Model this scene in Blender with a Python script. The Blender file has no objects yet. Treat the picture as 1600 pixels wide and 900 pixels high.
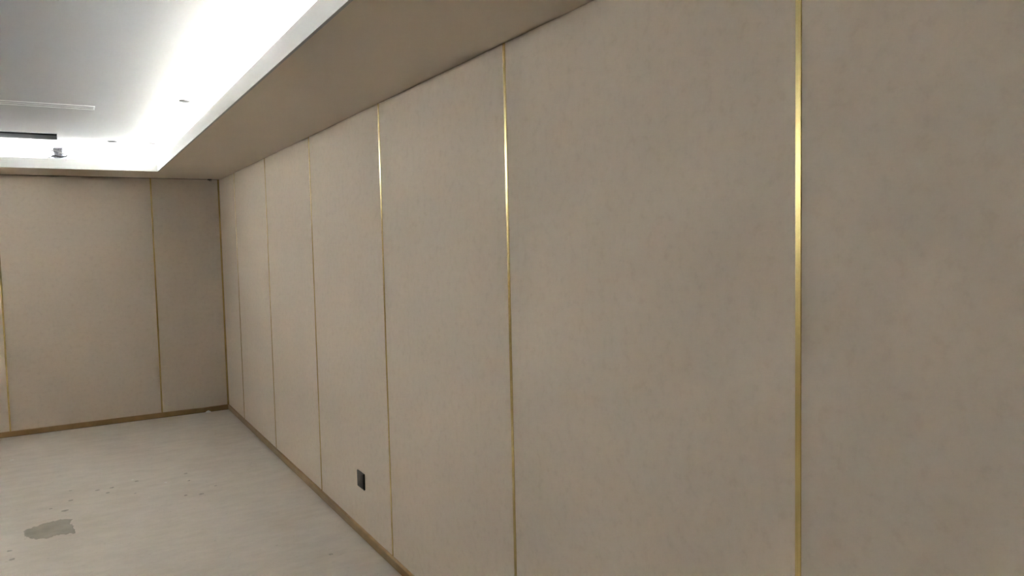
import bpy, bmesh, math, random
from mathutils import Matrix, Vector
random.seed(7)
sc = bpy.context.scene
C = sc.collection

# ------------------------------------------------------------------ camera
cam = bpy.data.cameras.new('camera'); cam.sensor_width = 36.0; cam.lens = 36.0 * 1156.6 / 1600.0
cam.clip_start = 0.02; cam.clip_end = 60
camo = bpy.data.objects.new('camera', cam); C.objects.link(camo)
rt = (0.85654801, -0.51558715, -0.02225776)
up = (0.05006998, 0.04010074, 0.99794034)
fw = (0.51363266, 0.85589826, -0.06016365)
M = Matrix(((rt[0], up[0], -fw[0], -1.3602), (rt[1], up[1], -fw[1], -7.9803), (rt[2], up[2], -fw[2], 1.6394), (0, 0, 0, 1)))
camo.matrix_world = M
sc.camera = camo

# ------------------------------------------------------------------ world, light level
w = bpy.data.worlds.new('world'); sc.world = w; w.use_nodes = True
w.node_tree.nodes['Background'].inputs[0].default_value = (0, 0, 0, 1)      # a closed room: no sky reaches it
w.node_tree.nodes['Background'].inputs[1].default_value = 0.0
vs = sc.view_settings
vs.view_transform = 'Standard'; vs.look = 'None'; vs.gamma = 1.0; vs.use_curve_mapping = False
vs.exposure = 3.42
LED_STRENGTH = 48.0
LED_COLOR = (0.835, 0.937, 1.0)

# ------------------------------------------------------------------ dimensions (metres)
H = 2.35            # underside of the lowered border of the ceiling
RX0, RY0 = -7.3, -9.8      # room runs from (RX0, RY0) to (0, 0)
SX, SY, SZ = 0.626, 0.662, 0.086   # width of the border, height of its lip
HC = 2.576          # upper ceiling
TY0 = -7.9          # unseen near end of the tray; border deepened there to dim the near wall
LEDGE = 0.018       # ledge above the underside of the border
COVE = 0.28         # depth of the light cove behind the lip
BB = 0.052          # baseboard top
PW = 1.2289         # panel pitch, right wall
GAP = 0.014         # joint that holds the brass strip
PT = 0.012          # panel thickness

# ------------------------------------------------------------------ materials
def nodes(name):
    m = bpy.data.materials.new(name); m.use_nodes = True
    nt = m.node_tree; return m, nt, nt.nodes['Principled BSDF']
def nd(nt, t, **kw):
    n = nt.nodes.new(t)
    for k, v in kw.items(): setattr(n, k, v)
    return n
def ramp(nt, src, stops):
    r = nd(nt, 'ShaderNodeValToRGB'); e = r.color_ramp.elements
    while len(e) < len(stops): e.new(0.5)
    for i, (p, c) in enumerate(stops):
        e[i].position = p; e[i].color = (c[0], c[1], c[2], 1)
    nt.links.new(src, r.inputs[0]); return r
def noise(nt, vec, scale, detail=3, rough=0.5, stretch=None):
    if stretch:
        mp = nd(nt, 'ShaderNodeMapping'); mp.inputs['Scale'].default_value = stretch
        nt.links.new(vec, mp.inputs[0]); vec = mp.outputs[0]
    n = nd(nt, 'ShaderNodeTexNoise'); n.inputs['Scale'].default_value = scale
    n.inputs['Detail'].default_value = detail; n.inputs['Roughness'].default_value = rough
    nt.links.new(vec, n.inputs['Vector']); return n
def bump(nt, b, src, strength, dist):
    n = nd(nt, 'ShaderNodeBump'); n.inputs['Strength'].default_value = strength; n.inputs['Distance'].default_value = dist
    nt.links.new(src, n.inputs['Height']); nt.links.new(n.outputs[0], b.inputs['Normal'])
def mixc(nt, fac, a, b, mode='MIX'):
    n = nd(nt, 'ShaderNodeMix', data_type='RGBA', blend_type=mode)
    if isinstance(fac, float): n.inputs[0].default_value = fac
    else: nt.links.new(fac, n.inputs[0])
    nt.links.new(a, n.inputs[6]); nt.links.new(b, n.inputs[7]); return n.outputs[2]

def fabric_mat():
    m, nt, b = nodes('fabric_panel')
    geo = nd(nt, 'ShaderNodeNewGeometry').outputs['Position']
    n1 = noise(nt, geo, 28, 5, 0.62)
    base = ramp(nt, n1.outputs[0], [(0.30, (0.615, 0.512, 0.410)), (0.46, (0.652, 0.550, 0.446)), (0.75, (0.670, 0.567, 0.463))])
    n2 = noise(nt, geo, 3.0, 3, 0.5)
    cl = ramp(nt, n2.outputs[0], [(0.3, (0.955, 0.965, 0.965)), (0.7, (1.0, 0.985, 0.97))])
    col = mixc(nt, 1.0, base.outputs[0], cl.outputs[0], 'MULTIPLY')
    nt.links.new(col, b.inputs['Base Color'])
    b.inputs['Roughness'].default_value = 0.85; b.inputs['Specular IOR Level'].default_value = 0.2
    wv = noise(nt, geo, 420, 2, 0.5, (1, 1, 0.35))
    bump(nt, b, wv.outputs[0], 0.25, 0.0006)
    return m
def plain(name, col, rough=0.6, spec=0.3, metal=0.0, var=0.03, scale=8, bumps=None):
    m, nt, b = nodes(name)
    geo = nd(nt, 'ShaderNodeNewGeometry').outputs['Position']
    n = noise(nt, geo, scale, 3)
    lo = [max(0, c * (1 - var)) for c in col]; hi = [min(1, c * (1 + var)) for c in col]
    r = ramp(nt, n.outputs[0], [(0.3, lo), (0.7, hi)])
    nt.links.new(r.outputs[0], b.inputs['Base Color'])
    b.inputs['Roughness'].default_value = rough; b.inputs['Specular IOR Level'].default_value = spec
    b.inputs['Metallic'].default_value = metal
    if bumps:
        n2 = noise(nt, geo, bumps[0], 3); bump(nt, b, n2.outputs[0], bumps[1], bumps[2])
    return m
def brass_mat():
    m, nt, b = nodes('brushed_brass')
    geo = nd(nt, 'ShaderNodeNewGeometry').outputs['Position']
    n = noise(nt, geo, 60, 3, 0.6, (6, 6, 0.15))
    r = ramp(nt, n.outputs[0], [(0.3, (0.55, 0.43, 0.18)), (0.7, (0.66, 0.53, 0.25))])
    nt.links.new(r.outputs[0], b.inputs['Base Color'])
    b.inputs['Metallic'].default_value = 1.0; b.inputs['Roughness'].default_value = 0.27
    return m
def floor_mat():
    m, nt, b = nodes('levelled_concrete')
    geo = nd(nt, 'ShaderNodeNewGeometry').outputs['Position']
    n1 = noise(nt, geo, 1.1, 5, 0.6)
    r1 = ramp(nt, n1.outputs[0], [(0.28, (0.625, 0.560, 0.485)), (0.5, (0.685, 0.618, 0.543)), (0.72, (0.710, 0.640, 0.577))])
    n2 = noise(nt, geo, 5.0, 5, 0.65, (1.0, 2.2, 1.0))
    r2 = ramp(nt, n2.outputs[0], [(0.30, (0.90, 0.90, 0.89)), (0.62, (1, 1, 1))])
    n3 = noise(nt, geo, 26.0, 3, 0.6)
    r3 = ramp(nt, n3.outputs[0], [(0.27, (0.86, 0.86, 0.84)), (0.36, (1, 1, 1))])
    c = mixc(nt, 1.0, r1.outputs[0], r2.outputs[0], 'MULTIPLY'); c = mixc(nt, 1.0, c, r3.outputs[0], 'MULTIPLY')
    nt.links.new(c, b.inputs['Base Color'])
    b.inputs['Roughness'].default_value = 0.62; b.inputs['Specular IOR Level'].default_value = 0.3
    bump(nt, b, n2.outputs[0], 0.15, 0.004)
    return m
def emit_mat():
    m, nt, b = nodes('led_diffuser')
    b.inputs['Base Color'].default_value = (0.9, 0.9, 0.9, 1)
    b.inputs['Emission Color'].default_value = (*LED_COLOR, 1); b.inputs['Emission Strength'].default_value = LED_STRENGTH
    return m
FABRIC = fabric_mat(); BRASS = brass_mat(); FLOOR = floor_mat(); LED = emit_mat()
WHITE = plain('white_cove_paint', (0.80, 0.795, 0.785), 0.8, 0.2, var=0.012, scale=2.5)
SOFFIT = plain('warm_white_soffit_paint', (0.81, 0.705, 0.585), 0.8, 0.2, var=0.012, scale=2.5)
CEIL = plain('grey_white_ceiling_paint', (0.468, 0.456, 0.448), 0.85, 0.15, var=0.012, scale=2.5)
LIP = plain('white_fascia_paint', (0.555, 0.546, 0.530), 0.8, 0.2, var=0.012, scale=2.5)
TRIMW = plain('white_enamel', (0.70, 0.70, 0.69), 0.5, 0.3)
BRONZE = plain('bronze_skirting', (0.300, 0.186, 0.078), 0.42, 0.5, metal=0.35, var=0.10, scale=14)
PLY = plain('dark_substrate', (0.10, 0.085, 0.065), 0.9, 0.1)
BLACK = plain('black_plastic', (0.012, 0.010, 0.008), 0.35, 0.5)
BLACK2 = plain('charcoal_plastic', (0.030, 0.025, 0.020), 0.45, 0.5)
DUCT = plain('dark_duct', (0.02, 0.02, 0.022), 0.8, 0.2)
GREYM = plain('grey_sheet_metal', (0.20, 0.20, 0.21), 0.5, 0.4, var=0.15, scale=9)
ALU = plain('aluminium', (0.6, 0.6, 0.6), 0.4, 0.5, metal=0.8)
CHALK = plain('plaster_crumb', (0.80, 0.78, 0.74), 0.9, 0.1, var=0.1, scale=60)
GRIT = plain('cement_crumb', (0.44, 0.41, 0.36), 0.9, 0.1, var=0.15, scale=60)
DAMP = plain('damp_concrete', (0.350, 0.316, 0.256), 0.45, 0.4, var=0.16, scale=9, bumps=(40, 0.2, 0.002))
DIM = plain('matt_grey_bezel', (0.085, 0.085, 0.09), 1.0, 0.0)
DIM2 = plain('matt_dark_baffle', (0.03, 0.03, 0.03), 1.0, 0.0)
FILM = plain('grey_film', (0.10, 0.10, 0.12), 0.3, 0.5, var=0.35, scale=45)

# ------------------------------------------------------------------ mesh helpers
def finish(bm, name, mat, parent=None, smooth=False):
    bmesh.ops.recalc_face_normals(bm, faces=bm.faces)
    me = bpy.data.meshes.new(name); bm.to_mesh(me); bm.free()
    if smooth:
        for p in me.polygons: p.use_smooth = True
    me.materials.append(mat)
    o = bpy.data.objects.new(name, me); C.objects.link(o)
    if parent is not None:
        o.parent = parent
        o.matrix_parent_inverse = parent.matrix_basis.inverted()
    return o
def box(bm, x0, x1, y0, y1, z0, z1, bevel=0.0):
    vs_ = [bm.verts.new((x, y, z)) for x in (x0, x1) for y in (y0, y1) for z in (z0, z1)]
    fs = []
    for q in ((0, 1, 3, 2), (4, 6, 7, 5), (0, 4, 5, 1), (2, 3, 7, 6), (0, 2, 6, 4), (1, 5, 7, 3)):
        fs.append(bm.faces.new([vs_[i] for i in q]))
    if bevel > 0:
        ed = list({e for f in fs for e in f.edges})
        bmesh.ops.bevel(bm, geom=ed, offset=bevel, segments=1, affect='EDGES', profile=0.5)
    return bm
def boxo(name, mat, parent, dims, bevel=0.0):
    return finish(box(bmesh.new(), *dims, bevel), name, mat, parent)
def ring(bm, ax0, ax1, ay0, ay1, bx0, bx1, by0, by1, z0, z1):
    """solid rectangular ring: outer rectangle a, inner rectangle b, from z0 to z1"""
    def loop(x0, x1, y0, y1, z): return [bm.verts.new(p) for p in ((x0, y0, z), (x1, y0, z), (x1, y1, z), (x0, y1, z))]
    A0, A1 = loop(ax0, ax1, ay0, ay1, z0), loop(ax0, ax1, ay0, ay1, z1)
    B0, B1 = loop(bx0, bx1, by0, by1, z0), loop(bx0, bx1, by0, by1, z1)
    for i in range(4):
        j = (i + 1) % 4
        for q in ((A0[i], A0[j], A1[j], A1[i]), (B0[i], B0[j], B1[j], B1[i]), (A0[i], A0[j], B0[j], B0[i]), (A1[i], A1[j], B1[j], B1[i])):
            bm.faces.new(q)
    return bm
def structure(o): o['kind'] = 'structure'; return o
def tag(o, label, cat, group=None):
    o['label'] = label; o['category'] = cat
    if group: o['group'] = group
    return o
def empty(name, loc):
    o = bpy.data.objects.new(name, None); o.location = loc; o.empty_display_size = 0.1
    C.objects.link(o); o.matrix_basis = Matrix.Translation(loc); return o
def disc(bm, c, r0, r1, z0, z1, n=32):
    """annulus (or solid disc when r0 is 0), axis z"""
    def circ(r, z): return [bm.verts.new((c[0] + r * math.cos(2 * math.pi * i / n), c[1] + r * math.sin(2 * math.pi * i / n), z)) for i in range(n)]
    O0, O1 = circ(r1, z0), circ(r1, z1)
    if r0 > 0:
        I0, I1 = circ(r0, z0), circ(r0, z1)
        for i in range(n):
            j = (i + 1) % n
            for q in ((O0[i], O0[j], O1[j], O1[i]), (I0[i], I0[j], I1[j], I1[i]), (O0[i], O0[j], I0[j], I0[i]), (O1[i], O1[j], I1[j], I1[i])): bm.faces.new(q)
    else:
        bm.faces.new(O0); bm.faces.new(O1)
        for i in range(n): j = (i + 1) % n; bm.faces.new((O0[i], O0[j], O1[j], O1[i]))
    return bm

# ------------------------------------------------------------------ the setting
structure(boxo('floor', FLOOR, None, (RX0 - 0.1, 0.1, RY0 - 0.1, 0.1, -0.08, 0.0)))
wall_right = structure(boxo('wall_right', PLY, None, (PT, 0.1, RY0, PT, 0.0, HC + 0.1)))
wall_far = structure(boxo('wall_far', PLY, None, (RX0, PT, PT, 0.1, 0.0, HC + 0.1)))
structure(boxo('wall_left', FABRIC, None, (RX0 - 0.1, RX0, RY0, PT, 0.0, HC + 0.1)))
structure(boxo('wall_back', FABRIC, None, (RX0, PT, RY0 - 0.1, RY0, 0.0, HC + 0.1)))

# panels and brass strips, right wall (front face at x = 0)
ZB, ZT = 0.040, H - 0.005
seams = [-0.7794 - k * PW for k in range(11)]
seams = [s for s in seams if s > RY0 + 0.1]
edges = [-0.004] + seams + [RY0]
for i in range(len(edges) - 1):
    a = edges[i] - (GAP / 2 if i > 0 else 0.0)
    b = edges[i + 1] + (GAP / 2 if i + 1 < len(edges) - 1 else 0.0)
    boxo('panel', FABRIC, wall_right, (0.0, PT, b, a, ZB, ZT), 0.0012)
for s in seams:      # each strip stands slightly proud of the panels
    boxo('brass_strip', BRASS, wall_right, (-0.0022, PT, s - GAP / 2, s + GAP / 2, ZB, ZT), 0.0004)
# panels and strips, far wall (front face at y = 0)
fse = [-0.6264 - k * 1.2431 for k in range(5)]
fed = [-0.016] + fse + [RX0]
for i in range(len(fed) - 1):
    a = fed[i] - (GAP / 2 if i > 0 else 0.0)
    b = fed[i + 1] + (GAP / 2 if i + 1 < len(fed) - 1 else 0.0)
    boxo('panel', FABRIC, wall_far, (b, a, 0.0, PT, ZB, ZT), 0.0012)
for s in fse:
    boxo('brass_strip', BRASS, wall_far, (s - GAP / 2, s + GAP / 2, -0.0022, PT, ZB, ZT), 0.0004)
boxo('brass_strip', BRASS, wall_far, (-0.0160, -0.0005, -0.0022, PT, ZB, ZT), 0.0004)       # corner strip

# baseboards: bronze bar with an eased top edge, standing on a thin recessed gap
def baseboard(name, along_y):
    prof = [(0.0, 0.004), (0.012, 0.004), (0.012, BB - 0.008), (0.009, BB - 0.003), (0.005, BB), (0.0, BB)]
    bm = bmesh.new(); rings = []
    L = (RY0, -0.0005) if along_y else (RX0, -0.0005)
    for t in L:
        rings.append([bm.verts.new((-p, t, z) if along_y else (t, -p, z)) for p, z in prof])
    n = len(prof)
    for i in range(n): j = (i + 1) % n; bm.faces.new((rings[0][i], rings[0][j], rings[1][j], rings[1][i]))
    bm.faces.new(rings[0]); bm.faces.new(rings[1])
    o = structure(finish(bm, name, BRONZE))
    g = (-0.007, 0.0, RY0, -0.0005, 0.0, 0.0042) if along_y else (RX0, -0.0005, -0.007, 0.0, 0.0, 0.0042)
    boxo('base_gap', PLY, o, g)
    return o
baseboard('baseboard_right', True); baseboard('baseboard_far', False)

# ceiling: upper slab with a slot opening, then border, lip and cove wall
SLX0, SLX1, SLY0, SLY1 = -3.30, -1.372, -1.125, -0.765      # opening of the air slot
def slab_with_hole(bm, X0, X1, Y0, Y1, hx0, hx1, hy0, hy1, z0, z1):
    return ring(bm, X0, X1, Y0, Y1, hx0, hx1, hy0, hy1, z0, z1)
bm = slab_with_hole(bmesh.new(), RX0 + SX - COVE, -SX + COVE, TY0 - COVE, -SY + COVE, SLX0, SLX1, SLY0, SLY1, HC, HC + 0.09)
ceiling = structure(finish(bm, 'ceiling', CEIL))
bm = ring(bmesh.new(), RX0, PT, RY0, PT, RX0 + SX - 0.012, -SX + 0.012, TY0 - 0.012, -SY + 0.012, H, H + LEDGE)
finish(bm, 'soffit', SOFFIT, ceiling)
bm = ring(bmesh.new(), RX0 + SX - 0.012, -SX + 0.012, TY0 - 0.012, -SY + 0.012, RX0 + SX, -SX, TY0, -SY, H - 0.0005, H + SZ)
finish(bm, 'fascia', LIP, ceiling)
bm = ring(bmesh.new(), RX0 + SX - COVE - 0.02, -SX + COVE + 0.02, TY0 - COVE - 0.02, -SY + COVE + 0.02,
          RX0 + SX - COVE, -SX + COVE, TY0 - COVE, -SY + COVE, H + LEDGE, HC + 0.09)
finish(bm, 'cove_wall', WHITE, ceiling)

# ------------------------------------------------------------------ LED strips behind the lip, shining at the cove wall
LZ = H + LEDGE
def led(axis, at, sgn, t0, t1, label):
    """axis: direction the strip runs; at: back face of the lip; sgn: direction towards the cove wall"""
    def d(a0, a1, z0, z1):
        lo, hi = sorted((at + sgn * a0, at + sgn * a1))
        return (lo, hi, t0, t1, z0, z1) if axis == 'y' else (t0, t1, lo, hi, z0, z1)
    c = (at + sgn * 0.01, (t0 + t1) / 2, LZ) if axis == 'y' else ((t0 + t1) / 2, at + sgn * 0.01, LZ)
    r = tag(empty('cove_light', c), label, 'light', 'LED strips in the ceiling cove')
    boxo('channel', ALU, r, d(0.0, 0.012, LZ, LZ + 0.046))
    boxo('diffuser', LED, r, d(0.012, 0.015, LZ + 0.006, LZ + 0.042))
led('y', -SX + 0.012, 1, TY0, -SY, 'white LED strip glowing in the cove along the socket wall')
led('x', -SY + 0.012, 1, RX0 + SX, -SX, 'white LED strip glowing in the cove along the far wall')
led('y', RX0 + SX - 0.012, -1, TY0, -SY, 'white LED strip in the cove opposite the socket wall')

# ------------------------------------------------------------------ ceiling fittings
# dark air slot: grey collar and a black duct above the opening
r = tag(empty('air_slot', ((SLX0 + SLX1) / 2, (SLY0 + SLY1) / 2, HC)), 'long dark open air slot in the ceiling above the far wall', 'air vent')
bm = ring(bmesh.new(), SLX0, SLX1, SLY0, SLY1, SLX0 + 0.004, SLX1 - 0.004, SLY0 + 0.004, SLY1 - 0.004, HC - 0.002, HC + 0.034)
finish(bm, 'collar', plain('galvanised_collar', (0.27, 0.27, 0.28), 0.5, 0.4, var=0.15, scale=9), r)
bm = bmesh.new()
ring(bm, SLX0, SLX1, SLY0, SLY1, SLX0 + 0.004, SLX1 - 0.004, SLY0 + 0.004, SLY1 - 0.004, HC + 0.034, HC + 0.22)
box(bm, SLX0, SLX1, SLY0, SLY1, HC + 0.22, HC + 0.225)
finish(bm, 'duct', DUCT, r)
# pale linear diffuser
DX0, DX1, DY0, DY1 = -3.30, -1.153, -2.50, -2.365
r = tag(empty('linear_diffuser', ((DX0 + DX1) / 2, (DY0 + DY1) / 2, HC)), 'slim white slot diffuser flush with the ceiling', 'air vent')
bm = ring(bmesh.new(), DX0, DX1, DY0, DY1, DX0 + 0.010, DX1 - 0.010, DY0 + 0.010, DY1 - 0.010, HC - 0.004, HC)
finish(bm, 'frame', TRIMW, r)
boxo('vane', TRIMW, r, (DX0 + 0.010, DX1 - 0.010, (DY0 + DY1) / 2 - 0.004, (DY0 + DY1) / 2 + 0.004, HC - 0.004, HC), 0.001)
boxo('back_plate', plain('pale_grey_plate', (0.44, 0.43, 0.42), 0.7), r, (DX0 + 0.010, DX1 - 0.010, DY0 + 0.010, DY1 - 0.010, HC - 0.0015, HC))
# small round downlights, switched off
def downlight(x, y, label):
    r = tag(empty('downlight', (x, y, HC)), label, 'light', 'unlit ceiling downlights')
    bm = disc(bmesh.new(), (x, y), 0.026, 0.036, HC - 0.004, HC); finish(bm, 'trim_ring', DIM, r)
    bm = disc(bmesh.new(), (x, y), 0, 0.026, HC - 0.0015, HC); finish(bm, 'lens', DIM2, r)
downlight(-0.672, -2.903, 'small unlit downlight beside the long bright cove edge')
downlight(-0.980, -0.823, 'small unlit downlight between the dark slot and the cove corner')
downlight(-0.668, -0.822, 'small unlit downlight at the inner corner of the cove')

# crumpled bundle left on the ledge of the far cove
def bundle():
    bx, by, bz = -1.375, -SY + 0.030, H + LEDGE + 0.046
    r = tag(empty('cable_bundle', (bx, by, bz)), 'small crumpled grey bundle lying on the lit cove ledge', 'bundle')
    rnd = random.Random(3)
    bm = bmesh.new()
    bmesh.ops.create_icosphere(bm, subdivisions=3, radius=1.0)
    for v in bm.verts:
        k = 1 + rnd.uniform(-0.16, 0.16)
        v.co = Vector((bx + 0.044 * k * v.co.x, by + 0.018 * k * v.co.y, bz + 0.060 + 0.060 * k * max(-0.98, min(0.95, v.co.z * 1.15))))
    finish(bm, 'wrapping', FILM, r)
    for t, (rad, zc, tilt, mat) in enumerate(((0.060, 0.104, 0.5, GREYM), (0.064, 0.076, -0.4, GREYM), (0.062, 0.040, 0.15, DUCT))):
        bm = bmesh.new(); n, q = 28, 6; g = []
        for i in range(n):
            a = 2 * math.pi * i / n; row = []
            for j in range(q):
                b = 2 * math.pi * j / q; rr = rad + 0.0055 * math.cos(b)
                x, y, z = rr * math.cos(a), 0.3 * rr * math.sin(a), 0.0055 * math.sin(b) + 0.006 * math.sin(3 * a + t)
                row.append(bm.verts.new((bx + x + 0.004, by + y, bz + zc + z + x * math.tan(tilt) * 0.5)))
            g.append(row)
        for i in range(n):
            for j in range(q): bm.faces.new((g[i][j], g[(i + 1) % n][j], g[(i + 1) % n][(j + 1) % q], g[i][(j + 1) % q]))
        finish(bm, 'cable_loop', mat, r, True)
    boxo('plug', GREYM, r, (bx - 0.084, bx - 0.050, by - 0.014, by + 0.006, bz + 0.016, bz + 0.038), 0.004)
bundle()

# little dark hook stub under the border at the far corner
r = tag(empty('hook', (-0.090, -0.012, H)), 'tiny dark hook at the top of the far wall near the corner', 'hook')
boxo('plate', BLACK2, r, (-0.108, -0.072, -0.024, 0.0, H - 0.011, H), 0.001)
bm = bmesh.new()
pts = [(-0.090, -0.012, H - 0.010), (-0.090, -0.012, H - 0.018), (-0.084, -0.012, H - 0.023), (-0.076, -0.012, H - 0.021), (-0.073, -0.012, H - 0.016)]
rows = []
for p in pts: rows.append([bm.verts.new((p[0] + 0.003 * math.cos(a * math.pi / 3), p[1] + 0.003 * math.sin(a * math.pi / 3), p[2])) for a in range(6)])
for i in range(len(rows) - 1):
    for j in range(6): bm.faces.new((rows[i][j], rows[i][(j + 1) % 6], rows[i + 1][(j + 1) % 6], rows[i + 1][j]))
bm.faces.new(rows[0]); bm.faces.new(rows[-1])
finish(bm, 'prong', BLACK2, r)

# ------------------------------------------------------------------ wall socket (right wall, between the third and fourth strips)
def socket():
    cy, cz, hw, hh = -4.026, 0.332, 0.055, 0.047
    r = tag(empty('wall_socket', (0.0, cy, cz)), 'small black wall socket low on the beige right wall', 'socket')
    boxo('plate', BLACK, r, (-0.009, 0.0, cy - hw, cy + hw, cz - hh, cz + hh), 0.003)
    face = boxo('face', BLACK2, r, (-0.0105, -0.008, cy - hw + 0.010, cy + hw - 0.014, cz - hh + 0.006, cz + hh - 0.006), 0.001)
    for dy, dz, a in ((0.010, 0.018, 0), (-0.012, 0.018, 0), (0.0, -0.006, 0), (0.012, -0.022, 0.5), (-0.012, -0.022, -0.5)):
        bm = box(bmesh.new(), -0.0108, -0.0100, -0.0014, 0.0014, -0.005, 0.005)
        bmesh.ops.rotate(bm, verts=bm.verts, cent=(0, 0, 0), matrix=Matrix.Rotation(a, 3, 'X'))
        bmesh.ops.translate(bm, verts=bm.verts, vec=(0, cy + dy, cz + dz))
        finish(bm, 'pin_slot', BLACK, face)
socket()

# ------------------------------------------------------------------ floor: damp patch and crumbs
outline = [(-1.661, -2.784), (-1.634, -2.755), (-1.58, -2.719), (-1.521, -2.697), (-1.471, -2.68), (-1.409, -2.722), (-1.423, -2.789), (-1.407, -2.85),
           (-1.395, -2.966), (-1.395, -3.001), (-1.453, -2.985), (-1.504, -2.973), (-1.541, -3.004), (-1.611, -2.956), (-1.651, -2.884)]
rnd = random.Random(11); fine = []
for i, p in enumerate(outline):
    q = outline[(i + 1) % len(outline)]
    for t in range(6):
        f = t / 6; j = 0.005 if t else 0.0
        fine.append((p[0] + (q[0] - p[0]) * f + rnd.uniform(-j, j), p[1] + (q[1] - p[1]) * f + rnd.uniform(-j, j) * 2.5))
bm = bmesh.new(); cxy = (-1.52, -2.85)
lo = [bm.verts.new((x, y, 0.0)) for x, y in fine]
hi = [bm.verts.new((x + (cxy[0] - x) * 0.05, y + (cxy[1] - y) * 0.05, 0.0012)) for x, y in fine]
ct = bm.verts.new((*cxy, 0.0015)); n = len(fine)
for i in range(n):
    j = (i + 1) % n
    bm.faces.new((lo[i], lo[j], hi[j], hi[i])); bm.faces.new((hi[i], hi[j], ct))
tag(finish(bm, 'damp_patch', DAMP), 'dark greenish grey patch on the bare concrete floor', 'stain')

crumbs = [(-1.812, -0.916, 1), (-1.528, -2.426, 0), (-1.414, -2.317, 0), (-1.417, -2.083, 0), (-1.254, -2.181, 0), (-1.2, -2.282, 0), (-1.032, -2.065, 1),
          (-1.011, -2.115, 0), (-1.04, -2.408, 0), (-0.687, -2.127, 0), (-0.691, -2.322, 0), (-0.836, -2.272, 1), (-0.754, -2.653, 0), (-0.663, -2.686, 0),
          (-0.549, -2.557, 0), (-1.711, -3.093, 0), (-1.692, -3.236, 0), (-1.45, -2.521, 0), (-1.168, -2.175, 0), (-0.227, -4.145, 0)]
crumb_labels = [
    'tiny pale crumb near the left edge of the floor, closest to the far baseboard',
    'tiny dark crumb on the floor directly beyond the middle of the dark patch',
    'nearer of two tiny dark crumbs in line beyond the right end of the dark patch',
    'farther of two tiny dark crumbs in line beyond the right end of the dark patch',
    'leftmost of three tiny dark crumbs clustered beyond and right of the dark patch',
    'nearest of three tiny dark crumbs clustered beyond and right of the dark patch',
    'tiny pale crumb almost touching a dark one in the middle of the floor',
    'tiny dark crumb almost touching a pale one in the middle of the floor',
    'tiny lone dark crumb just nearer than the touching pale and dark pair',
    'farthest of the tiny dark crumbs scattered towards the socket wall',
    'tiny dark crumb just nearer than the farthest one towards the socket wall',
    'tiny pale crumb left of the dark crumbs scattered towards the socket wall',
    'left one of the two nearest tiny dark crumbs scattered towards the socket wall',
    'right one of the two nearest tiny dark crumbs scattered towards the socket wall',
    'tiny dark crumb closest to the right baseboard on the far half of the floor',
    'farther of two tiny dark crumbs by the left edge, nearer than the dark patch',
    'nearer of two tiny dark crumbs by the left edge, nearer than the dark patch',
    'tiny dark crumb touching the far side of the dark patch at its right end',
    'rightmost of three tiny dark crumbs clustered beyond and right of the dark patch',
    'tiny dark crumb near the right baseboard, below and left of the socket']
def crumb(x, y, sx, sy, sz, mat, seed):
    rn = random.Random(seed); bm = bmesh.new()
    bmesh.ops.create_icosphere(bm, subdivisions=1, radius=1.0)
    for v in bm.verts:
        k = rn.uniform(0.75, 1.2)
        v.co = Vector((v.co.x * sx * k, v.co.y * sy * k * rn.uniform(0.7, 1.3), max(0.0, v.co.z * sz * k)))
    a = rn.uniform(-0.4, 0.4)
    bmesh.ops.rotate(bm, verts=bm.verts, cent=(0, 0, 0), matrix=Matrix.Rotation(a, 3, 'Z'))
    o = finish(bm, 'plaster_crumb', mat); o.location = (x, y, 0); return o
for i, (x, y, pale) in enumerate(crumbs):
    s = 0.007 + 0.008 * random.random()
    tag(crumb(x, y, s * 1.5, s * 1.3, 0.003, CHALK if pale else GRIT, i),
        crumb_labels[i], 'debris',
        'crumbs scattered on the floor')
tag(crumb(-0.205, -0.032, 0.034, 0.016, 0.022, CHALK, 77), 'white plaster flake lying against the far baseboard near the corner', 'debris')
